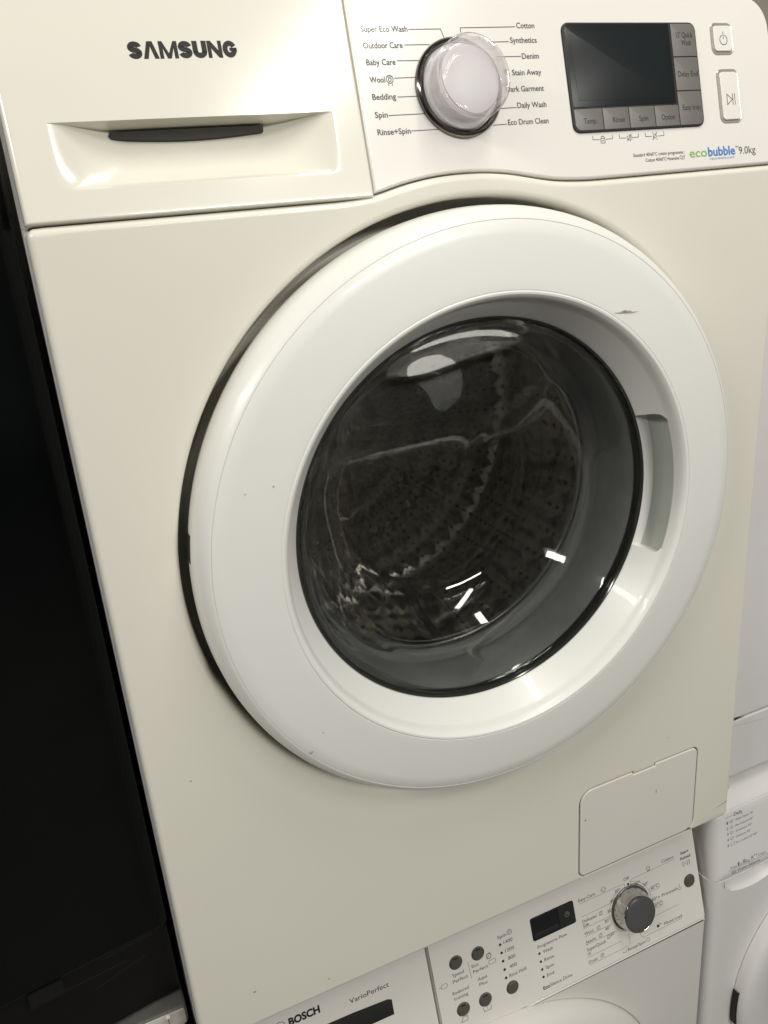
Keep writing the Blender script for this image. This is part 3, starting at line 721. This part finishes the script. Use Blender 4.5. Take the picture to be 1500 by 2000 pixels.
T('Delicate/', 129, 149, 62.6, 3.7); T('Silk', 129, 137.4, 57.2, 3.7); T('Wool', 129, 141, 47.4, 3.7); T('Jeans', 129, 142.6, 37.2, 3.7); T('SuperQuick', 128.6, 155.5, 27.9, 3.7); T("15'", 129, 133.8, 22.4, 3.7); T('Drain', 128.4, 140.4, 12.6, 3.7)
for v, b in ((70.6, 172), (56.0, 170), (46.0, 168), (35.8, 169), (20.6, 176), (10.9, 184)): line(bm, FB, [(128.8, v), (b, v + .2)], .3)
for (a, v) in ((154.5, 64.6), (148.6, 49.2), (149.4, 39.0), (160.0, 33.0), (147.5, 15.0)): 
    P = rrect(a - 2, a + 2, v - 2, v + 2, .8, 3); line(bm, FB, P + P[:1], .4); line(bm, FB, [(a - 1, v - 1), (a + 1, v + 1.6)], .4)
T('Rinse/Spin', 182.6, 207.8, 4.8, 3.6); ring2d(bm, FB, 212, 7.0, 2.2, .4); line(bm, FB, [(175, 7.4), (176.5, 5.2), (180, 5.2), (181, 7.4)], .4)
T('Mixed Load', 238, 264.6, 14.6, 3.6); line(bm, FB, [(264.6, 12.8), (212, 12.4), (206, 12.4), (203, 17), (203, 26)], .3); line(bm, FB, [(187, 12.4), (187, 26)], .3); line(bm, FB, [(262, 31.4), (226, 31.0), (217, 38)], .3)
dot(bm, FB, 229, 17.4, 1.9, mi=1); line(bm, FB, [(231.4, 19.6), (234, 18.6)], .6)
ring2d(bm, FB, 267.4, 51.4, 2.6, .4, a0=180, a1=360); line(bm, FB, [(267.4, 51), (267.4, 56)], .4)
ring2d(bm, FB, 194.6, 55.4, 29.0, .3, a0=108, a1=196); ring2d(bm, FB, 194.6, 55.4, 27.4, 1.0, a0=10, a1=78)
ring2d(bm, FB, 194.6, 55.4, 30.6, .3, a0=0, a1=78)
facing(bm, FB.n); link('dial_legend', bm, [INK, DARK], lp); bm = new()
T('Speed', -37.5, -23.5, 70.0, 3.7); T('Perfect', -38.2, -20.0, 63.0, 3.7); T('Eco', -13.8, -5.6, 70.4, 3.7); T('Perfect', -13.2, 5.0, 63.6, 3.7); line(bm, FB, [(-17.4, 79), (-16.4, 60)], .35)
facing(bm, FB.n); link('option_legend', bm, [INK, DARK], lp); bm = new()
T('Reduced', -41.0, -21.5, 50.4, 3.7); T('Ironing', -40.0, -23.5, 44.0, 3.7); facing(bm, FB.n); link('option_legend', bm, [INK, DARK], lp); bm = new()
T('Aqua', -9.6, 2.0, 53.2, 3.7); T('Plus', -8.8, 1.2, 46.8, 3.7)
ring2d(bm, FB, 8.0, 75.5, 3.0, .7, sx=.9); line(bm, FB, [(5.4, 73), (10, 79)], .5); P = rrect(6.6, 15, 65.4, 70.0, 1.6, 3); line(bm, FB, P + P[:1], .4)
P = rrect(-52, -45, 62.6, 67.4, 1.6, 3); line(bm, FB, P + P[:1], .4); line(bm, FB, [(-55, 65), (-52, 65)], .4)
line(bm, FB, [(-9.4, 21), (-8.6, 16.6), (-.4, 16.6), (.4, 21)], .5); line(bm, FB, [(-4.6, 18.6), (-4.6, 22), (-6.6, 22), (-4.4, 25), (-2.2, 22), (-4.2, 22)], .4)
line(bm, FB, [(-37, 17), (-29, 17), (-29, 22), (-34, 22), (-37, 17)], .45)
facing(bm, FB.n); link('option_legend', bm, [INK, DARK], lp)
bm = new(); slab(bm, FB, rrect(63.8, 120.8, 68.2, 95.0, 2.5), .05, 1.2, .5); fixn(bm); dd = link('display', bm, GLOSSB, lp)
bm = new(); slab(bm, FB, rrect(99.6, 119.6, 69.4, 93.8, 1.6), 1.25, 1.6, .2); fixn(bm); kk = link('touch_key', bm, mat('charcoal_key', (0.022, 0.023, 0.022), .35), dd)
bm = new(); ring2d(bm, FB, 110.4, 82.6, 2.7, .5, w=1.7); line(bm, FB, [(110.4, 84.6), (110.4, 82.6), (111.8, 82.6)], .45, w=1.7); facing(bm, FB.n)
link('clock_symbol', bm, mat('pale_ink', (.32, .32, .3), .5), kk)
bm = new(); slab(bm, FB, rrect(66.0, 98.6, 71.6, 76.4, .6), 1.25, 1.5, .15); fixn(bm); link('screen_strip', bm, mat('lcd_strip', (0.02, 0.021, 0.02), .4), dd)
for (u_, v_, r_) in ((-30.9, 84.6, 7.3), (-4.1, 83.6, 7.3), (-32.1, 30.7, 7.3), (-5.1, 29.6, 7.3), (29.1, 28.7, 7.1), (283.0, 54.0, 7.6)):
    bm = new(); flathe(bm, FB, u_, v_, [(r_ + .5, .06), (r_, .25), (r_ - .35, .1), (r_ - .5, .08)], n=40, cap=False, mi=1)
    flathe(bm, FB, u_, v_, [(r_ - .7, .07), (r_ - .8, 1.5), (r_ - 1.4, 2.0), (1, 2.0)], n=40)
    if u_ < 20:
        box(bm, u_ - 2.6, u_ + 2.2, v_ + r_ - 2.4, v_ + r_ - 0.9, 1.9, 2.2, mi=1, F=FB)
    fixn(bm); link('push_button', bm, [BTN, DARK], lp)
KB = (194.6, 55.6)
bm = new(); flathe(bm, FB, *KB, [(26.2, .06), (26.2, 1.4), (25.2, 2.0)], mi=1, cap=True); flathe(bm, FB, *KB, [(24.6, 2.0), (24.4, 5), (22.6, 14), (22.0, 16.0), (21.9, 17.2), (21.2, 18.3), (20.2, 18.7), (19.7, 18.4)]); fixn(bm)
kn = link('programme_dial', bm, [BCHROME, KNOBF], lp)
bm = new(); flathe(bm, FB, *KB, [(19.6, 17.6), (19.4, 18.5), (18.8, 18.8), (10, 19.0)]); fixn(bm); link('dial_face', bm, KNOBF, kn)

# ================================================================== neighbour below right
HX0, HX1 = 308.0, 904.0
NW = thing('washing_machine', (606, 300, -829), 'white washer at the bottom right with numbered wash list beside the Daily heading', 'washing machine')
FN = Frame((0, 20, 0))
def prism_shell(bm, x0, x1, z0, z1, r, yb, yf, bevf=2.5, hole_=None):
    """cabinet with rounded vertical front corners, seen in plan"""
    P = [(x0, yb), (x0, yf + r)] + [(x0 + r - r * math.cos(R_(a)), yf + r - r * math.sin(R_(a))) for a in range(9, 91, 9)] + [(x1 - r + r * math.sin(R_(a)), yf + r - r * math.cos(R_(a))) for a in range(0, 91, 9)] + [(x1, yb)]
    A = [bm.verts.new((x, y, z0)) for x, y in P]; B = [bm.verts.new((x, y, z1)) for x, y in P]
    n = len(P)
    for i in range(n): bm.faces.new((A[i], A[(i + 1) % n], B[(i + 1) % n], B[i]))
    bm.faces.new(B); bm.faces.new(A[::-1])
bm = new(); prism_shell(bm, HX0, HX1, -829, -74, 17, 590, 20)
for f in [f for f in bm.faces if all(abs(v.co.y - 20) < .01 for v in f.verts)]: bm.faces.remove(f)
SCX, SCZ, SRX, SRZ = 372.0, -80.0, 50.0, 27.0
hol = [(SCX + SRX * math.cos(R_(a)), -75.0 if i in (0, 30) else SCZ + 5 - SRZ * math.sin(R_(a))) for i, a in enumerate(range(0, 181, 6))]
VLn = fill(bm, FN, [[(HX0 + 17, -829), (HX1 - 17, -829), (HX1 - 17, -74), (HX0 + 17, -74)], hol], 0)
pr_ = VLn[1]
for k in range(1, 9):
    t = k / 8; cur = loop(bm, FN, [(SCX + (x - SCX) * (1 - t * .93), -74.9 + (z + 74.9) * (1 - t * .93)) for x, z in hol], -24 * math.sin(t * math.pi / 2)); bridge(bm, pr_, cur); pr_ = cur
bm.faces.new(pr_); fixn(bm); link('cabinet', bm, WHITEB, NW, sharp=50, weighted=True)
bm = new(); prism_shell(bm, HX0 + .4, HX1 - .4, -73.8, 15, 6, 590, 52); fixn(bm); link('upper_cabinet', bm, WHITEB, NW)
bm = new(); pf = [(60, 15.5), (34, 17), (33.2, 18.9), (34.6, 21), (39, 26.5), (46, 31.5), (55, 35), (66, 36.6), (80, 37), (585, 37), (590, 34), (590, 15.5)]
A = [bm.verts.new((HX0, y, z)) for y, z in pf]; B = [bm.verts.new((HX1, y, z)) for y, z in pf]; bridge(bm, A, B); bm.faces.new(A); bm.faces.new(B[::-1]); fixn(bm)
link('worktop', bm, WHITEB, NW, sharp=50)
# control panel: tilted face with a rounded left shoulder
bm = new()
Pv = [0.0, 0.6, 1.6] + [10 * i for i in range(1, 9)] + [88.6, 90.4, 91.2]
sect = [(HX0, -16)] + [(HX0 + 15 - 15 * math.cos(R_(a)), -15 + 15 * math.sin(R_(a))) for a in range(0, 91, 10)] + [(880, 0), (HX1, -16)]
rows = []
for v in Pv:
    dd_ = max(0, 1.6 - v) * 0.8 + max(0, v - 89.6) * 0.8
    rows.append([bm.verts.new(FH.p(x + (1.2 if x < 330 else 0), v, w_ - dd_ * (1 if w_ > -2 else 0))) for x, w_ in sect])
for A, B in zip(rows, rows[1:]):
    for i in range(len(sect) - 1): bm.faces.new((A[i], A[i + 1], B[i + 1], B[i]))
for rr_ in (rows[0], rows[-1]):
    b2 = [bm.verts.new((v.co.x, 60, v.co.z)) for v in rr_]
    for i in range(len(sect) - 1): bm.faces.new((rr_[i], rr_[i + 1], b2[i + 1], b2[i]))
lft = [r_[0] for r_ in rows]; b2 = [bm.verts.new((v.co.x, 60, v.co.z)) for v in lft]
for i in range(len(lft) - 1): bm.faces.new((lft[i], lft[i + 1], b2[i + 1], b2[i]))
fixn(bm); hp = link('control_panel', bm, WHITEB, NW, sharp=50)
bm = new(); T = lambda *a, **k: text(bm, FH, *a, **k)
T('Daily', 343.5, 357.3, 81.4, 4.2, bold=.015); line(bm, FH, [(329.8, 82.6), (342.0, 83.0)], .4)
for i, (s, e, v) in enumerate((('White Cotton  90°', 374.2, 74.2), ('Mix Colored 40°', 373.4, 66.4), ('Synthetics 50°', 371.4, 59.0), ('Delicate 30°', 369.4, 51.2), ('Eco Cotton 60°/40°', 379.6, 43.2))):
    T(str(i + 1), 332.0, 334.2, v - .6, 3.6, bold=.02); T(s, 345.4, e, v - .4, 2.9)
    P = rrect(337.0, 341.4 if i < 4 else 343.4, v - .4, v + 3.2, 1.0, 3); line(bm, FH, P + P[:1], .35)
    if i < 4: line(bm, FH, [(338, v), (340.4, v + 1.6)], .4)
gi = mat('grey_legend_ink', (.17, .17, .17), .5); facing(bm, FH.n); link('wash_list', bm, gi, hp); bm = new()
T('From', 335.2, 345, 10.4, 3.6); T('1', 346.8, 349.2, 10.4, 5.6, bold=.008); T('to', 350, 354, 10.4, 3.6); T('8', 355, 359.4, 10.4, 5.6, bold=.008); T('Kg', 360.2, 365.6, 10.4, 3.6); T('A', 367.4, 372.4, 10.6, 5.6, bold=.008); T('++', 373, 378.6, 13.4, 3.0, bold=.02); T('Class', 379.4, 392, 10.8, 3.6)
line(bm, FH, [(331.1, 9.4), (420, 8.6)], .4); T('Water Balance', 345.6, 382.4, 3.6, 3.5)
P = rrect(336.4, 343, 3.2, 7.2, 1.4, 3); line(bm, FH, P + P[:1], .4); T('25L', 337.2, 342.4, 4.0, 2.4)
facing(bm, FH.n); link('capacity_lettering', bm, gi, hp)
bm = new(); lathe(bm, [(205, 19.5), (204.6, 12), (202.6, 6.5), (198.6, 2.6), (190, 0.5), (176, 0), (150, 1.5), (140, 8)], 562, -298, 160); fixn(bm)
nd = link('door', bm, WHITEB, NW, sharp=60)
bm = new(); lathe(bm, [(141, 6), (130, 20), (100, 50), (1, 60)], 562, -298, 96); fixn(bm); link('door_glass', bm, GLOSSB, nd)
bm = new(); V = [[bm.verts.new((562 + r * math.cos(R_(a)), y, -298 + r * math.sin(R_(a)))) for a in range(172, 190, 2)] for r, y in ((206.8, 19.7), (206.8, 12), (204, 11))]
for A, B in zip(V, V[1:]):
    for i in range(8): bm.faces.new((A[i], A[i + 1], B[i + 1], B[i]))
fixn(bm); link('hinge_gap', bm, DARK, nd)

# ================================================================== machine above right
UR = thing('tumble_dryer', (606, 320, 37), 'plain white appliance at the right edge, stacked on the washer with the Daily list', 'appliance')
FU = Frame((0, 45, 0))
bm = new(); slab(bm, FU, rrect(306, 904, 135.6, 810.5, 2.5), -560, 0, 3, 4); fixn(bm); link('cabinet', bm, WHITEB, UR, weighted=True)
bm = new(); slab(bm, FU, rrect(306, 904, 54, 133.4, 2.0), -555, 0.0, 2.2, 4); fixn(bm); kp = link('kick_panel', bm, WHITEB, UR, weighted=True)
bm = new(); slab(bm, FU, rrect(306, 904, 812.8, 834.5, 4), -560, 1.5, 3.5, 4); fixn(bm); link('worktop', bm, WHITEB, UR, weighted=True)
bm = new(); f = bm.faces.new(loop(bm, FU, rough_blob(349.5, 136.4, 5.0, 1.5, n=20, j=.5), .3)); f = bm.faces.new(loop(bm, FU, rough_blob(358, 135.4, 4, .5, n=20, j=.4, ang=.1), .3)); facing(bm)
link('rust_spot', bm, GRIME, kp)
for sx in (340, 870):
    bm = new(); bmesh.ops.create_cone(bm, cap_ends=True, segments=20, radius1=20, radius2=20, depth=17)
    for v in bm.verts: v.co += Vector((sx, 110, 45.5))
    link('foot', bm, DARK, UR)

# ================================================================== black appliance on the left
BA = thing('black_appliance', (-600, 300, 30), 'tall glossy black appliance at the left edge with a closed door above a black plinth', 'appliance')
FK = Frame((-302.5, 50, 0), 0, 8.6)
bm = new(); slab(bm, FK, rrect(-596, -0.8, 152, 1180, (4, 6, 4, 4)), -42, 0, 2.0, 4); fixn(bm); bd = link('door', bm, BLACKG, BA, weighted=True)
bm = new(); slab(bm, FK, rrect(-598, -1.2, 70, 149, 2), -540, -5, 2.0, 3); fixn(bm); pl = link('plinth', bm, BLACKP, BA, weighted=True)
bm = new(); slab(bm, FK, rrect(-598, 0, 150, 1184, 2), -560, -45, 2.0, 3); fixn(bm); link('cabinet', bm, BLACKP, BA)
bm = new(); box(bm, -119, -92, 136.5, 150.6, -4.9, 1.0, F=FK); fixn(bm); link('hinge_bracket', bm, mat('dull_dark_metal', (.014, .014, .013), .45, metal=.5), pl)
bm = new(); line(bm, FK, [(-120, 133), (-40, 131)], .5, w=-4.8); line(bm, FK, [(-70, 118), (-22, 127)], .4, w=-4.8); line(bm, FK, [(-60, 145.2), (-6, 145.8)], .6, w=-4.8); facing(bm, FK.n); link('scratch', bm, mat('scratch_grey', (.025, .025, .023), .5), pl)
bm = new(); line(bm, FK, [(-80, 660), (-60, 664), (-52, 663), (-38, 670), (-22, 672)], .3, w=.1); facing(bm, FK.n); link('scratch', bm, mat('scratch_pale', (.16, .15, .13), .6), bd)

# ================================================================== appliance under it
UL = thing('shaded_worktop_appliance', (-610, 300, -829), 'white appliance with a stained front edge and shade-coloured worktop in the bottom left corner, under the black one', 'appliance')
bm = new(); slab(bm, Frame((0, 46, 0)), rrect(-906, -308, -812, 45, 3), -540, 0, 3, 4); fixn(bm); link('cabinet', bm, CAB, UL, weighted=True)
bm = new(); slab(bm, Frame((0, 38, 0)), rrect(-908, -304, 47, 67.2, 3), -545, 0, 3, 4); fixn(bm); wt = link('worktop', bm, mat('shaded_top', (.13, .13, .115), .5, var=.5, vscale=25, col2=(.07, .07, .06)), UL, weighted=True)  # dark colour stands in for the black appliance's shade on this worktop
bm = new(); slab(bm, Frame((0, 37.7, 0)), rrect(-905, -306, 48, 65.6, 1), -.1, .6, .4); line(bm, Frame((0, 37.7, 0)), [(-321, 48), (-321, 65)], .5, w=.7, mi=1); fixn(bm)  # added strip keeps the worktop front pale against the shade-dark top
link('pale_front_strip', bm, [mat('stained_front', (.66, .63, .58), .45, var=.6, vscale=45, col2=(.30, .27, .22)), DARK], wt)
bm = new(); flathe(bm, Frame((0, 36.9, 0)), -321, 63.4, [(2.2, 0), (2.2, 1.0), (1.0, 1.5)], n=20); fixn(bm); link('screw_cap', bm, PANEL, wt)
for sx in (-560, -340):
    bm = new(); bmesh.ops.create_cone(bm, cap_ends=True, segments=20, radius1=20, radius2=20, depth=10)
    for v in bm.verts: v.co += Vector((sx, 300, 72.3))
    link('foot', bm, DARK, BA)
bpy.context.view_layer.update()
